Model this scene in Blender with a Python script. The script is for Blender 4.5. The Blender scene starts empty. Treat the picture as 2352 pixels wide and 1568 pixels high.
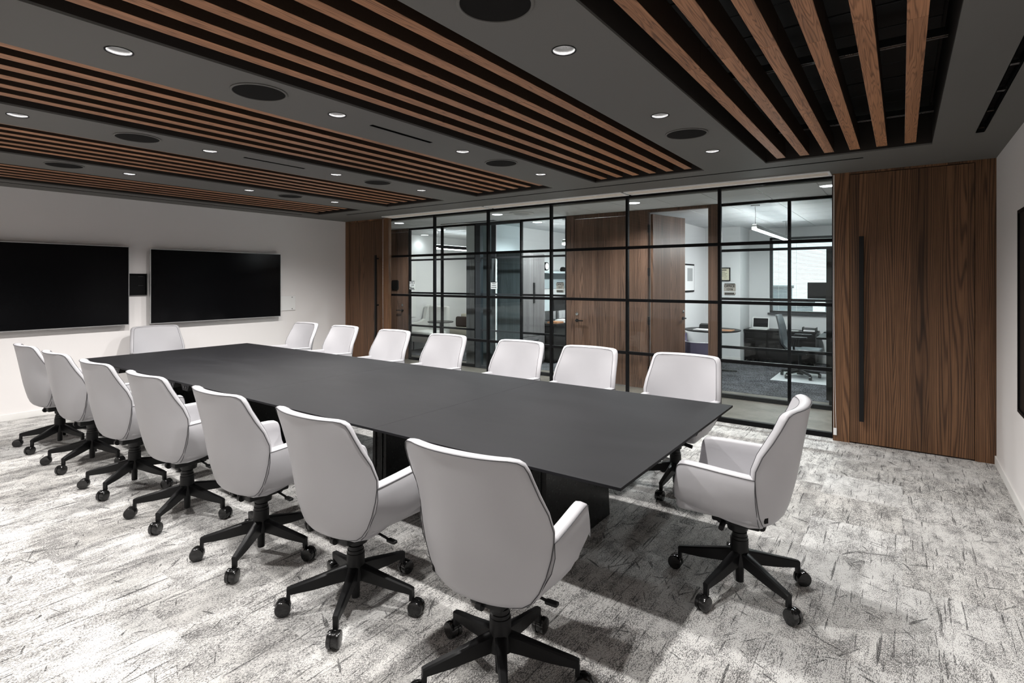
import bpy, bmesh, math, random
from mathutils import Vector, Matrix
random.seed(7)
S = bpy.context.scene
COL = S.collection
PI = math.pi

# ------------------------------------------------------------------ camera, world, exposure
cam = bpy.data.cameras.new('camera')
cam.sensor_fit = 'HORIZONTAL'; cam.sensor_width = 36.0
cam.lens = 1247.0 / 2352.0 * 36.0
cam.shift_y = (643.0 - 784.0) / 2352.0
cam.clip_start = 0.02; cam.clip_end = 200
camo = bpy.data.objects.new('camera', cam); COL.objects.link(camo)
camo.location = (0, 0, 1.6); camo.rotation_euler = (PI / 2, 0, math.radians(35.7))
S.camera = camo

w = bpy.data.worlds.new('overcast_sky'); S.world = w; w.use_nodes = True
wb = w.node_tree.nodes['Background']
wb.inputs['Color'].default_value = (0.86, 0.95, 1.0, 1); wb.inputs['Strength'].default_value = 1.9

S.view_settings.view_transform = 'Standard'; S.view_settings.look = 'None'
S.view_settings.gamma = 1.0; S.view_settings.use_curve_mapping = False
S.view_settings.exposure = 0.0
cy = S.cycles
cy.use_denoising = True
cy.max_bounces = 10; cy.diffuse_bounces = 5; cy.glossy_bounces = 4; cy.transparent_max_bounces = 32
cy.caustics_reflective = False; cy.caustics_refractive = False
cy.sample_clamp_indirect = 3.0

ROOM_LAMP = 122.0          # watts of each conference room downlight
ROOM_COL = (1.0, 0.975, 0.95)
CORR_LAMP = 320.0
PEND_EMIT = 170.0
COOL = (0.95, 0.98, 1.0)

# ------------------------------------------------------------------ material helpers
class NT:
    def __init__(s, name):
        s.m = bpy.data.materials.new(name); s.m.use_nodes = True
        s.t = s.m.node_tree; s.t.nodes.clear()
        s.out = s.t.nodes.new('ShaderNodeOutputMaterial')
    def put(s, sock, v):
        if isinstance(v, bpy.types.NodeSocket): s.t.links.new(v, sock)
        elif v is not None:
            if isinstance(v, (tuple, list)) and len(v) == 3 and sock.type == 'RGBA': v = (*v, 1)
            sock.default_value = v
    def n(s, typ, out=0, props=None, **kw):
        nd = s.t.nodes.new('ShaderNode' + typ)
        for k, v in (props or {}).items(): setattr(nd, k, v)
        for k, v in kw.items():
            key = int(k[1:]) if k[0] == 'i' and k[1:].isdigit() else k.replace('_', ' ')
            s.put(nd.inputs[key], v)
        return nd.outputs[out]
    def math(s, op, a, b=0.0, c=0.0, clamp=False):
        return s.n('Math', props={'operation': op, 'use_clamp': clamp}, i0=a, i1=b, i2=c)
    def vmath(s, op, a, b):
        return s.n('VectorMath', props={'operation': op}, i0=a, i1=b)
    def mix(s, f, a, b, blend='MIX'):
        nd = s.t.nodes.new('ShaderNodeMix'); nd.data_type = 'RGBA'; nd.blend_type = blend
        s.put(nd.inputs[0], f); s.put(nd.inputs[6], a); s.put(nd.inputs[7], b)
        return nd.outputs[2]
    def ss(s, v, a, b):
        nd = s.t.nodes.new('ShaderNodeMapRange'); nd.interpolation_type = 'SMOOTHSTEP'
        s.put(nd.inputs[0], v); nd.inputs[1].default_value = a; nd.inputs[2].default_value = b
        return nd.outputs[0]
    def noise(s, v, scale=1.0, detail=2.0, rough=0.5, dist=0.0):
        return s.n('TexNoise', Vector=v, Scale=scale, Detail=detail, Roughness=rough, Distortion=dist)
    def pos(s): return s.n('NewGeometry')
    def bsdf(s, color, rough=0.5, spec=0.5, metal=0.0, bump=None, bstr=0.2, bdist=0.002, **kw):
        nrm = s.n('Bump', Height=bump, Strength=bstr, Distance=bdist) if bump is not None else None
        b = s.n('BsdfPrincipled', Base_Color=color, Roughness=rough, Specular_IOR_Level=spec, Metallic=metal, Normal=nrm, **kw)
        s.put(s.out.inputs[0], b); return s.m

def flat(name, c, rough=0.5, spec=0.5, metal=0.0, grain=0.0, scale=60.0):
    N = NT(name)
    col = c
    bump = None
    nz = N.noise(N.pos(), scale, 3)
    if grain:
        col = N.mix(nz, tuple(x * (1 - grain) for x in c), tuple(min(1, x * (1 + grain)) for x in c))
        bump = nz
    else:
        r2 = N.n('MapRange', Value=nz, From_Min=0.3, From_Max=0.7, To_Min=max(0, rough - 0.04), To_Max=min(1, rough + 0.04))
        return N.bsdf(col, r2, spec, metal)
    return N.bsdf(col, rough, spec, metal, bump=bump, bstr=0.12)

def emit(name, c, strength):
    N = NT(name)
    e = N.n('Emission', Color=c, Strength=strength); N.put(N.out.inputs[0], e); return N.m

def walnut(name, axis, strip, dark, mid, light, rough=0.45, per_object=True, strip_var=0.55, fig=9.0, lin=330.0):
    """axis: grain direction 'Y' or 'Z'; strips of veneer side by side along X (and depth)."""
    N = NT(name)
    p = N.pos()
    sep = N.t.nodes.new('ShaderNodeSeparateXYZ'); N.put(sep.inputs[0], p)
    X, Y, Z = sep.outputs
    rnd = N.n('ObjectInfo', out=5) if per_object else 0.0
    across = X if axis == 'Y' else N.math('ADD', X, Y)
    along = Y if axis == 'Y' else Z
    sid = N.math('FLOOR', N.math('DIVIDE', across, strip))
    wn = N.n('TexWhiteNoise', props={'noise_dimensions': '2D'}, Vector=N.n('CombineXYZ', X=sid, Y=rnd, Z=0.0))
    off = N.math('MULTIPLY', wn, 37.0)
    v = N.n('CombineXYZ', X=N.math('MULTIPLY', across, 1.0), Y=N.math('ADD', N.math('MULTIPLY', along, 0.055), off), Z=N.math('ADD', off, N.math('MULTIPLY', rnd, 19.0)))
    fg = N.noise(v, fig, 1.2, 0.4, 0.15)
    rings = N.math('ADD', N.math('MULTIPLY', N.math('SINE', N.math('ADD', N.math('MULTIPLY', fg, 92.0), N.math('MULTIPLY', across, lin))), 0.5), 0.5)
    lines = N.math('POWER', rings, 3.0)
    v2 = N.n('CombineXYZ', X=across, Y=N.math('MULTIPLY', along, 0.012), Z=off)
    fine = N.noise(v2, 260.0, 3, 0.6)
    broad = N.noise(v2, 22.0, 2, 0.5)
    t = N.math('ADD', N.math('MULTIPLY', lines, 0.21), N.math('ADD', N.math('MULTIPLY', fine, 0.50), N.math('MULTIPLY', broad, 0.31)))
    t = N.ss(t, 0.20, 0.88)
    ramp = N.t.nodes.new('ShaderNodeValToRGB'); N.put(ramp.inputs[0], t)
    e = ramp.color_ramp.elements
    e[0].position = 0.0; e[0].color = (*light, 1); e[1].position = 1.0; e[1].color = (*dark, 1)
    m_ = ramp.color_ramp.elements.new(0.45); m_.color = (*mid, 1)
    k = N.math('ADD', 1.0 - strip_var * 0.5, N.math('MULTIPLY', wn, strip_var))
    col = N.mix(1.0, ramp.outputs[0], N.n('CombineColor', Red=k, Green=k, Blue=k), 'MULTIPLY')
    return N.bsdf(col, rough, 0.35, bump=fine, bstr=0.08, bdist=0.001)

def carpet():
    N = NT('light_carpet')
    p = N.pos()
    sep = N.t.nodes.new('ShaderNodeSeparateXYZ'); N.put(sep.inputs[0], p)
    X, Y, Z = sep.outputs
    # carpet planks 0.25 x 1.0 m, each with its own density of dark yarn
    px = N.math('FLOOR', N.math('DIVIDE', X, 0.5))
    py = N.math('FLOOR', N.math('ADD', N.math('DIVIDE', Y, 0.5), N.math('MULTIPLY', px, 0.37)))
    tile = N.n('TexWhiteNoise', props={'noise_dimensions': '2D'}, Vector=N.n('CombineXYZ', X=px, Y=py, Z=0.0))
    big = N.noise(p, 1.7, 3, 0.6)
    toff = N.math('MULTIPLY', tile, 11.0)
    # loops: dashes along Y
    vd = N.n('CombineXYZ', X=N.math('MULTIPLY', X, 1.0), Y=N.math('MULTIPLY', Y, 0.24), Z=toff)
    sp = N.noise(vd, 500.0, 1.5, 0.55)
    clus = N.noise(N.n('CombineXYZ', X=X, Y=N.math('MULTIPLY', Y, 0.4), Z=toff), 11.0, 4, 0.7)
    dens = N.math('ADD', N.math('MULTIPLY', clus, 0.78), N.math('ADD', N.math('MULTIPLY', tile, 0.07), N.math('MULTIPLY', big, 0.16)))
    thr = N.math('SUBTRACT', 0.885, N.math('MULTIPLY', dens, 0.74))
    speck = N.ss(N.math('SUBTRACT', sp, thr), -0.01, 0.03)
    # long dark streaks along Y
    def strk(angle, freq, stretch, lo, hi, seed):
        c, s_ = math.cos(angle), math.sin(angle)
        a = N.math('ADD', N.math('MULTIPLY', X, c), N.math('MULTIPLY', Y, s_))
        b = N.math('SUBTRACT', N.math('MULTIPLY', Y, c), N.math('MULTIPLY', X, s_))
        v = N.n('CombineXYZ', X=a, Y=N.math('MULTIPLY', b, stretch), Z=N.math('ADD', seed, toff))
        nz = N.noise(v, freq, 3.5, 0.55, 0.25)
        return N.ss(nz, lo, hi)
    st = N.math('MAXIMUM', strk(0.0, 66.0, 0.045, 0.615, 0.665, 1.3), strk(0.0, 120.0, 0.05, 0.635, 0.68, 7.3))
    for a, sd in ((0.55, 4.1), (-0.62, 8.7), (1.15, 15.2), (-1.25, 21.7)):
        st = N.math('MAXIMUM', st, strk(a, 40.0, 0.10, 0.665, 0.71, sd))
    brk = N.noise(p, 300.0, 1, 0.5)
    st = N.math('MULTIPLY', st, N.ss(brk, 0.36, 0.5))
    pile = N.noise(p, 420.0, 2, 0.6)
    base = N.mix(pile, (0.60, 0.595, 0.58), (0.76, 0.75, 0.735))
    base = N.mix(N.math('MULTIPLY', tile, 0.5), base, (0.64, 0.615, 0.575))
    col = N.mix(N.math('MULTIPLY', speck, 0.84), base, (0.075, 0.072, 0.072))
    col = N.mix(N.math('MULTIPLY', st, 0.92), col, (0.03, 0.03, 0.031))
    return N.bsdf(col, 0.95, 0.1, bump=pile, bstr=0.5, bdist=0.003)

def dark_carpet():
    N = NT('charcoal_carpet')
    p = N.pos()
    v = N.vmath('MULTIPLY', p, (1.0, 0.3, 1.0))
    a = N.noise(v, 62, 3, 0.75); b = N.noise(p, 5, 2)
    t = N.ss(N.math('ADD', N.math('MULTIPLY', a, 0.8), N.math('MULTIPLY', b, 0.2)), 0.38, 0.64)
    col = N.mix(t, (0.012, 0.012, 0.014), (0.125, 0.127, 0.138))
    return N.bsdf(col, 0.95, 0.1, bump=a, bstr=0.4)

def lvt():
    N = NT('grey_brown_vinyl_tile')
    p = N.pos()
    v = N.vmath('MULTIPLY', p, (0.35, 1.0, 1.0))
    a = N.noise(v, 28, 5, 0.65); b = N.noise(p, 3.2, 3, 0.6)
    t = N.math('ADD', N.math('MULTIPLY', a, 0.5), N.math('MULTIPLY', b, 0.5))
    col = N.mix(N.ss(t, 0.3, 0.7), (0.058, 0.049, 0.037), (0.165, 0.147, 0.125))
    return N.bsdf(col, 0.38, 0.5, bump=a, bstr=0.06)

def paint(name, c, rough=0.6, bump=0.05):
    N = NT(name)
    nz = N.noise(N.pos(), 220, 2, 0.5)
    return N.bsdf(N.mix(nz, tuple(x * 0.985 for x in c), c), rough, 0.3, bump=nz, bstr=bump, bdist=0.001)

def leather(name, c):
    N = NT(name)
    p = N.n('TexCoord', out=3)
    v = N.n('TexVoronoi', out=0, Vector=p, Scale=420.0)
    nz = N.noise(p, 6, 2)
    col = N.mix(nz, tuple(x * 0.97 for x in c), c)
    return N.bsdf(col, 0.42, 0.4, bump=v, bstr=0.05, bdist=0.0006)

def glass(name, tint=(0.955, 0.975, 0.97), ior=1.42):
    N = NT(name)
    cosi = N.math('ABSOLUTE', N.n('VectorMath', out=1, props={'operation': 'DOT_PRODUCT'}, i0=N.n('NewGeometry', out=1), i1=N.n('NewGeometry', out=4)))
    fr = N.math('ADD', 0.012, N.math('MULTIPLY', 0.7, N.math('POWER', N.math('SUBTRACT', 1.0, cosi), 5.0)))
    tr = N.n('BsdfTransparent', Color=tint)
    gl = N.n('BsdfGlossy', Color=(0.95, 0.98, 1.0), Roughness=0.005)
    nd = N.t.nodes.new('ShaderNodeMixShader')
    N.put(nd.inputs[0], fr); N.put(nd.inputs[1], tr); N.put(nd.inputs[2], gl)
    N.put(N.out.inputs[0], nd.outputs[0]); return N.m

def laminate():
    N = NT('charcoal_laminate')
    p = N.pos()
    sc = N.noise(N.vmath('MULTIPLY', p, (0.5, 2.0, 1.0)), 2.4, 4, 0.6)
    fine = N.noise(p, 400, 2)
    col = N.mix(N.ss(sc, 0.35, 0.75), (0.0085, 0.0085, 0.0098), (0.0125, 0.0125, 0.0142))
    r = N.n('MapRange', Value=sc, To_Min=0.5, To_Max=0.62)
    return N.bsdf(col, r, 0.12, bump=fine, bstr=0.03)

def acoustic_tile():
    N = NT('white_ceiling_tile')
    nz = N.noise(N.pos(), 300, 2)
    return N.bsdf(N.mix(nz, (0.70, 0.715, 0.73), (0.78, 0.79, 0.80)), 0.9, 0.1, bump=nz, bstr=0.1)

M = dict(
    carpet=carpet(), dark_carpet=dark_carpet(), lvt=lvt(),
    wall=paint('warm_white_paint', (0.78, 0.755, 0.745)),
    office_wall=paint('cool_white_paint', (0.74, 0.745, 0.75)),
    base=paint('white_baseboard', (0.78, 0.77, 0.75), 0.45),
    ceil=paint('charcoal_ceiling_paint', (0.135, 0.131, 0.122), 0.65),
    recess=paint('recess_black_brown', (0.022, 0.017, 0.014), 0.7),
    deck=flat('black_deck', (0.010, 0.010, 0.010), 0.55, 0.4, grain=0.25, scale=40),
    rail=flat('black_rail', (0.012, 0.012, 0.012), 0.22, 0.7),
    slat=walnut('walnut_slat', 'Y', 0.5, (0.085, 0.037, 0.018), (0.30, 0.138, 0.068), (0.50, 0.245, 0.128), 0.5, True, 0.25, 24.0, 170.0),
    slat_side=flat('dark_brown_slat_side', (0.030, 0.017, 0.010), 0.6, 0.3, grain=0.3, scale=80),
    walnut=walnut('walnut_veneer', 'Z', 0.135, (0.021, 0.0105, 0.0055), (0.090, 0.043, 0.0205), (0.215, 0.110, 0.054), 0.42, True, 0.8, 6.0),
    walnut_far=walnut('walnut_veneer_corridor', 'Z', 0.115, (0.022, 0.012, 0.008), (0.085, 0.047, 0.031), (0.165, 0.095, 0.063), 0.42, True, 0.45, 7.0),
    grey_wood=walnut('grey_walnut_laminate', 'Z', 0.21, (0.050, 0.046, 0.046), (0.105, 0.098, 0.099), (0.155, 0.148, 0.152), 0.45, True, 0.2, 6.0),
    leather=leather('pale_grey_leather', (0.425, 0.420, 0.437)),
    pipe=flat('dark_piping', (0.05, 0.05, 0.055), 0.5),
    black=flat('black_plastic', (0.007, 0.007, 0.0075), 0.42, 0.3),
    caster=flat('black_caster', (0.008, 0.008, 0.008), 0.18, 0.6),
    blackm=flat('black_metal', (0.006, 0.006, 0.0065), 0.42, 0.25),
    frame=flat('black_frame', (0.004, 0.004, 0.0045), 0.5, 0.12),
    frame_grey=flat('charcoal_frame', (0.030, 0.033, 0.037), 0.45, 0.4),
    laminate=laminate(), ped=flat('black_gloss_base', (0.004, 0.004, 0.004), 0.3, 0.3),
    edge=flat('black_table_edge', (0.02, 0.02, 0.021), 0.4),
    screen=flat('black_screen', (0.003, 0.003, 0.0035), 0.16, 0.12),
    bezel=flat('silver_bezel', (0.5, 0.5, 0.5), 0.35, 0.5, 0.6),
    boxblack=flat('matt_black_panel', (0.002, 0.002, 0.0025), 0.6, 0.15),
    white=flat('white_plastic', (0.78, 0.78, 0.77), 0.45),
    trimwhite=flat('bright_white_trim', (0.92, 0.92, 0.91), 0.4),
    steel=flat('brushed_steel', (0.55, 0.55, 0.55), 0.3, 0.5, 1.0),
    chrome=flat('satin_chrome', (0.7, 0.7, 0.7), 0.2, 0.5, 1.0),
    refl=flat('grey_reflector', (0.12, 0.12, 0.12), 0.3, 0.5, 0.5),
    grille=flat('speaker_grille', (0.009, 0.0085, 0.008), 0.8, 0.1, grain=0.5, scale=500),
    shade=flat('beige_shade_cloth', (0.80, 0.72, 0.64), 0.85, 0.1, grain=0.08, scale=25),
    glass=glass('clear_glass'), glass_tint=glass('glass_door_pane', (0.82, 0.89, 0.90)),
    glow=emit('lamp_lens', (1.0, 0.96, 0.92), 22.0),
    glow_cool=emit('corridor_lens', (0.95, 0.98, 1.0), 9.0),
    pend_low=emit('dim_pendant_diffuser', (1.0, 0.97, 0.94), 60.0),
    ceiling_fill=emit('added_ceiling_fill', (0.93, 0.97, 1.0), 12.0),  # glow added on pendant tops to lift the ceilings
    pend=emit('pendant_diffuser', (0.97, 0.985, 1.0), PEND_EMIT),
    tile=acoustic_tile(), grid=flat('ceiling_grid', (0.55, 0.56, 0.57), 0.5),
    sign=flat('brushed_sign_plate', (0.40, 0.38, 0.34), 0.4, 0.5, 0.3),
    signw=flat('white_sign_plate', (0.75, 0.75, 0.74), 0.4),
    ink=flat('black_ink', (0.004, 0.004, 0.004), 0.6, 0.1),
    cream=flat('cream_paper', (0.70, 0.66, 0.50), 0.8), paper=flat('white_paper', (0.8, 0.8, 0.8), 0.8),
    greyp=flat('grey_print', (0.35, 0.36, 0.36), 0.8),
    purple=flat('aubergine_fabric', (0.085, 0.075, 0.115), 0.8, 0.2, grain=0.2, scale=200),
    piping_w=flat('white_piping', (0.7, 0.7, 0.75), 0.5),
    espresso=flat('espresso_laminate', (0.009, 0.0075, 0.007), 0.45, 0.2, grain=0.2, scale=30),
    seatgrey=flat('slate_blue_seat', (0.055, 0.068, 0.077), 0.38, 0.5),
    blind=flat('white_blind_slat', (0.80, 0.82, 0.80), 0.5),
    beige=flat('oatmeal_fabric', (0.46, 0.43, 0.36), 0.9, 0.1, grain=0.25, scale=300),
    cushion=flat('dark_brown_fabric', (0.035, 0.024, 0.020), 0.85, 0.1, grain=0.3, scale=200),
    whitefab=flat('white_fabric', (0.66, 0.66, 0.64), 0.85, 0.1),
    bluegrey=flat('blue_grey_laminate', (0.40, 0.46, 0.48), 0.4),
    tan=flat('tan_leather', (0.32, 0.15, 0.07), 0.5), mat=flat('clear_chair_mat', (0.80, 0.84, 0.86), 0.2, 0.5),
    city=flat('far_city', (0.20, 0.24, 0.27), 0.9), roof=flat('grey_roof', (0.12, 0.13, 0.14), 0.9),
)

# ------------------------------------------------------------------ mesh helpers
class MB:
    def __init__(s): s.bm = bmesh.new()
    def face(s, vs):
        try: return s.bm.faces.new(vs)
        except ValueError: return None
    def box(s, x0, x1, y0, y1, z0, z1, bev=0.0, seg=2):
        vs = [s.bm.verts.new((x, y, z)) for z in (z0, z1) for y in (y0, y1) for x in (x0, x1)]
        fs = [s.bm.faces.new([vs[i] for i in f]) for f in ((0, 2, 3, 1), (4, 5, 7, 6), (0, 1, 5, 4), (2, 6, 7, 3), (0, 4, 6, 2), (1, 3, 7, 5))]
        if bev:
            es = list({e for f in fs for e in f.edges})
            bmesh.ops.bevel(s.bm, geom=es, offset=bev, segments=seg, profile=0.5, affect='EDGES', clamp_overlap=True)
        return s
    def loft(s, rings, caps=True, closed=True):
        R = [[s.bm.verts.new(p) for p in r] for r in rings]
        n = len(R[0])
        for a, b in zip(R, R[1:]):
            for i in range(n if closed else n - 1):
                j = (i + 1) % n
                s.face([a[i], a[j], b[j], b[i]])
        if caps:
            s.face(list(reversed(R[0]))); s.face(R[-1])
        return s
    def lathe(s, prof, c=(0, 0, 0), seg=24, axis='Z', caps=True):
        rings = []
        for r, h in prof:
            ring = []
            for i in range(seg):
                a = 2 * PI * i / seg
                u, v = r * math.cos(a), r * math.sin(a)
                p = {'Z': (u, v, h), 'X': (h, u, v), 'Y': (u, h, v)}[axis]
                ring.append((c[0] + p[0], c[1] + p[1], c[2] + p[2]))
            rings.append(ring)
        return s.loft(rings, caps)
    def tube(s, pts, r, seg=8, caps=True):
        pts = [Vector(p) for p in pts]
        rings = []; up = Vector((0.123, 0.31, 0.94)).normalized()
        n = len(pts)
        for i, p in enumerate(pts):
            d = (pts[min(i + 1, n - 1)] - pts[max(i - 1, 0)]).normalized()
            a = d.cross(up)
            if a.length < 1e-4: a = d.cross(Vector((1, 0, 0)))
            a.normalize(); b = d.cross(a)
            rr = r[i] if isinstance(r, (list, tuple)) else r
            rings.append([p + a * (rr * math.cos(2 * PI * k / seg)) + b * (rr * math.sin(2 * PI * k / seg)) for k in range(seg)])
        return s.loft(rings, caps)
    def prism(s, poly, axis, a, b):
        def P(u, v, h): return {'X': (h, u, v), 'Y': (u, h, v), 'Z': (u, v, h)}[axis]
        return s.loft([[P(u, v, a) for u, v in poly], [P(u, v, b) for u, v in poly]])
    def quad(s, *pts):
        s.face([s.bm.verts.new(p) for p in pts]); return s
    def build(s, name, mat, parent=None, smooth=None, local=False, origin=None):
        bm = s.bm
        bmesh.ops.recalc_face_normals(bm, faces=bm.faces)
        if local: o0 = Vector((0, 0, 0))
        elif parent is not None:
            o0 = Vector((0, 0, 0)); q = parent
            while q is not None: o0 += q.location; q = q.parent
        else: o0 = Vector((0, 0, 0))
        lo = Vector([min(v.co[i] for v in bm.verts) for i in range(3)]); hi = Vector([max(v.co[i] for v in bm.verts) for i in range(3)])
        loc = Vector(((lo.x + hi.x) / 2, (lo.y + hi.y) / 2, lo.z)) if origin is None else Vector(origin)
        bmesh.ops.translate(bm, verts=bm.verts, vec=-loc)
        me = bpy.data.meshes.new(name); bm.to_mesh(me); bm.free()
        me.materials.append(M[mat] if isinstance(mat, str) else mat)
        if smooth is not None:
            me.polygons.foreach_set('use_smooth', [True] * len(me.polygons))
            me.set_sharp_from_angle(angle=math.radians(smooth))
        o = bpy.data.objects.new(name, me); COL.objects.link(o)
        o.location = loc - o0
        if parent is not None: o.parent = parent
        return o

def tag(o, label=None, cat=None, group=None, kind=None):
    if label: o['label'] = label
    if cat: o['category'] = cat
    if group: o['group'] = group
    if kind: o['kind'] = kind
    return o

def thing(name, loc, label, cat, group=None, rz=0.0):
    o = bpy.data.objects.new(name, None); COL.objects.link(o); o.empty_display_size = 0.1
    o.location = loc; o.rotation_euler = (0, 0, rz)
    return tag(o, label, cat, group)

def struct(o): o['kind'] = 'structure'; return o
def box(name, mat, b, parent=None, bev=0.0, **k): return MB().box(*b, bev=bev).build(name, mat, parent, **k)
def dup(o, parent=None):
    c = o.copy(); COL.objects.link(c)
    if parent is not None: c.parent = parent
    for ch in list(o.children): dup(ch, c)
    return c

def spot(name, loc, power, size, blend, radius, color, parent=None):
    l = bpy.data.lights.new(name, 'SPOT'); l.energy = power; l.spot_size = math.radians(size); l.spot_blend = blend
    l.shadow_soft_size = radius; l.color = color
    o = bpy.data.objects.new(name, l); COL.objects.link(o)
    if parent is not None:
        q, o0 = parent, Vector((0, 0, 0))
        while q is not None: o0 += q.location; q = q.parent
        o.parent = parent; o.location = Vector(loc) - o0
    else: o.location = loc
    return o

# ------------------------------------------------------------------ room shell
XW, XE, YS, YN, H = -8.26, 0.665, -0.72, 6.28, 2.66
YG = 6.38           # glass line of the partition
YF = 7.68           # front of the offices across the corridor
HC = 2.64

fl = struct(box('floor', 'carpet', (XW - .1, XE + .1, YS - .1, 6.36, -.06, 0)))
struct(box('floor_corridor', 'lvt', (-10.5, 2.0, 6.36, 8.18, -.06, -.002)))
struct(box('floor_office', 'dark_carpet', (-12.5, 2.0, 8.18, 12.2, -.06, 0)))
struct(box('wall_west', 'wall', (XW - .1, XW, YS - .1, YG + .04, 0, 2.98)))
struct(box('wall_east', 'wall', (XE, XE + .1, YS - .1, YG + .04, 0, 2.98)))
struct(box('wall_south', 'wall', (XW, XE, YS - .1, YS, 0, 2.98)))
def baseboard(name, b):
    return struct(box(name, 'base', b, bev=0.002))
baseboard('baseboard_west', (XW, XW + .012, YS, 6.27, 0, .075))
baseboard('baseboard_east', (XE - .012, XE, YS, 6.28, 0, .075))
baseboard('baseboard_south', (XW + .012, XE - .012, YS, YS + .012, 0, .075))

# --- ceiling with slat bays, shade pockets, slots and round downlight holes
BAYS = [(-1.005, 0.190), (-2.722, -1.553), (-4.40, -3.268), (-6.08, -4.955), (-7.735, -6.645)]
BY0, BY1 = 0.21, 5.355
ROWX = [-1.268, -2.945, -4.62, -6.27]
LIGHTY = [4.59, 3.40, 2.175, 0.98]
SPKY = [3.93, 1.655]
SLOTS = [(-7.335, -0.275, 5.585, 5.615), (-2.968, -2.938, 2.456, 3.04), (-4.636, -4.606, 2.46, 3.045), (0.432, 0.476, 2.4, 5.13), (-7.93, -7.90, 0.3, 5.17)]
DL = [(x, y) for x in ROWX for y in LIGHTY]
holes = [(a, b, BY0, BY1) for a, b in BAYS] + SLOTS + [(x - .09, x + .09, y - .09, y + .09) for x, y in DL]
def ceiling_mesh(mb, X0, X1, Y0, Y1, z, holes):
    xs = sorted({X0, X1, *[h[0] for h in holes], *[h[1] for h in holes]}); ys = sorted({Y0, Y1, *[h[2] for h in holes], *[h[3] for h in holes]})
    vv = {}
    def V(x, y):
        if (x, y) not in vv: vv[x, y] = mb.bm.verts.new((x, y, z))
        return vv[x, y]
    for a, b in zip(xs, xs[1:]):
        for c, d in zip(ys, ys[1:]):
            mx, my = (a + b) / 2, (c + d) / 2
            if any(h[0] < mx < h[1] and h[2] < my < h[3] for h in holes): continue
            mb.face([V(a, c), V(a, d), V(b, d), V(b, c)])
mb = MB()
ceiling_mesh(mb, XW, XE, YS, YN + .06, H, holes)
for x, y in DL:           # square to circle collar round each downlight
    n = 32; sq = []; ci = []
    for i in range(n):
        a = 2 * PI * i / n; c, s_ = math.cos(a), math.sin(a); k = .09 / max(abs(c), abs(s_))
        sq.append((x + k * c, y + k * s_, H)); ci.append((x + .054 * c, y + .054 * s_, H))
    mb.loft([sq, ci], caps=False)
for a, b, c, d in [(a, b, BY0, BY1) for a, b in BAYS]:    # reveals, a board's thickness
    for p, q in (((a, c), (b, c)), ((b, c), (b, d)), ((b, d), (a, d)), ((a, d), (a, c))):
        mb.quad((p[0], p[1], H), (q[0], q[1], H), (q[0], q[1], H + .012), (p[0], p[1], H + .012))
ceil = struct(mb.build('ceiling', 'ceil', origin=(-3.8, 2.8, H)))
ceil['label'] = 'charcoal painted ceiling with five slatted bays'
# inside of the bays
for bi, (a, b) in enumerate(BAYS):
    mb = MB(); t = .012
    for x0, x1, y0, y1 in ((a - t, a, BY0 - t, BY1 + t), (b, b + t, BY0 - t, BY1 + t), (a, b, BY0 - t, BY0), (a, b, BY1, BY1 + t)):
        mb.box(x0, x1, y0, y1, H + .012, H + .33)
    mb.box(a - t, b + t, BY0 - t, BY1 + t, H + .33, H + .345)
    mb.build('bay_lining', 'recess', ceil)
    # black deck planks above, seams across
    if bi < 2:
        y = BY0 + .01; me = None
        while y < BY1 - .05:
            d_ = min(.30, BY1 - .01 - y)
            box('deck_panel', 'deck', (a + .02, b - .02, y, y + d_ - .012, H + .285 + random.uniform(0, .006), H + .322), ceil, bev=.004)
            y += d_
    for y in (1.55, 3.42, 4.90):
        sr = box('support_rail', 'rail', (a + .005, b - .005, y, y + .041, H + .150, H + .19), ceil)
        for yy in (y + .002, y + .032): box('rail_lip', 'steel', (a + .005, b - .005, yy, yy + .007, H + .1485, H + .150), sr)
    # slats: six runs, each of two boards butted near the middle
    first = {0: a + .108, 1: a + .125, 2: a + .166, 3: a + .188, 4: a + .205}[bi]
    for k in range(6):
        x0 = first + k * (.1825 if bi == 0 else .1775)
        ye = {0: 5.245, 1: 5.235, 2: 5.18, 3: 5.17, 4: 5.165}[bi]
        cut = 2.72 + random.uniform(-.06, .06)
        for y0, y1 in ((.32, cut - .0008), (cut + .0008, ye)):
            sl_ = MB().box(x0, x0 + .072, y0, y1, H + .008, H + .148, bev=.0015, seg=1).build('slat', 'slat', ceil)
            sl_.data.materials.append(M['slat_side'])          # walnut on the downward face; every other face is dark brown
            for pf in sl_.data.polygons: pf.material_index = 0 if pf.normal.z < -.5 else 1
# slot backs
for a, b, c, d in SLOTS:
    MB().box(a - .002, b + .002, c - .002, d + .002, H + .05, H + .06).box(a - .004, a, c, d, H, H + .05).box(b, b + .004, c, d, H, H + .05) \
        .box(a, b, c - .004, c, H, H + .05).box(a, b, d, d + .004, H, H + .05).build('slot_channel', 'boxblack', ceil)
for y in (5.02, 4.55, 4.10, 3.63, 3.1):
    box('slot_bridge', 'rail', (.432, .476, y, y + .03, H + .012, H + .03), ceil)
# plenum lid so no daylight leaks in
struct(box('ceiling_deck', 'boxblack', (XW - .1, XE + .1, YS - .1, YG + .06, 3.02, 3.06)))

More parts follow.
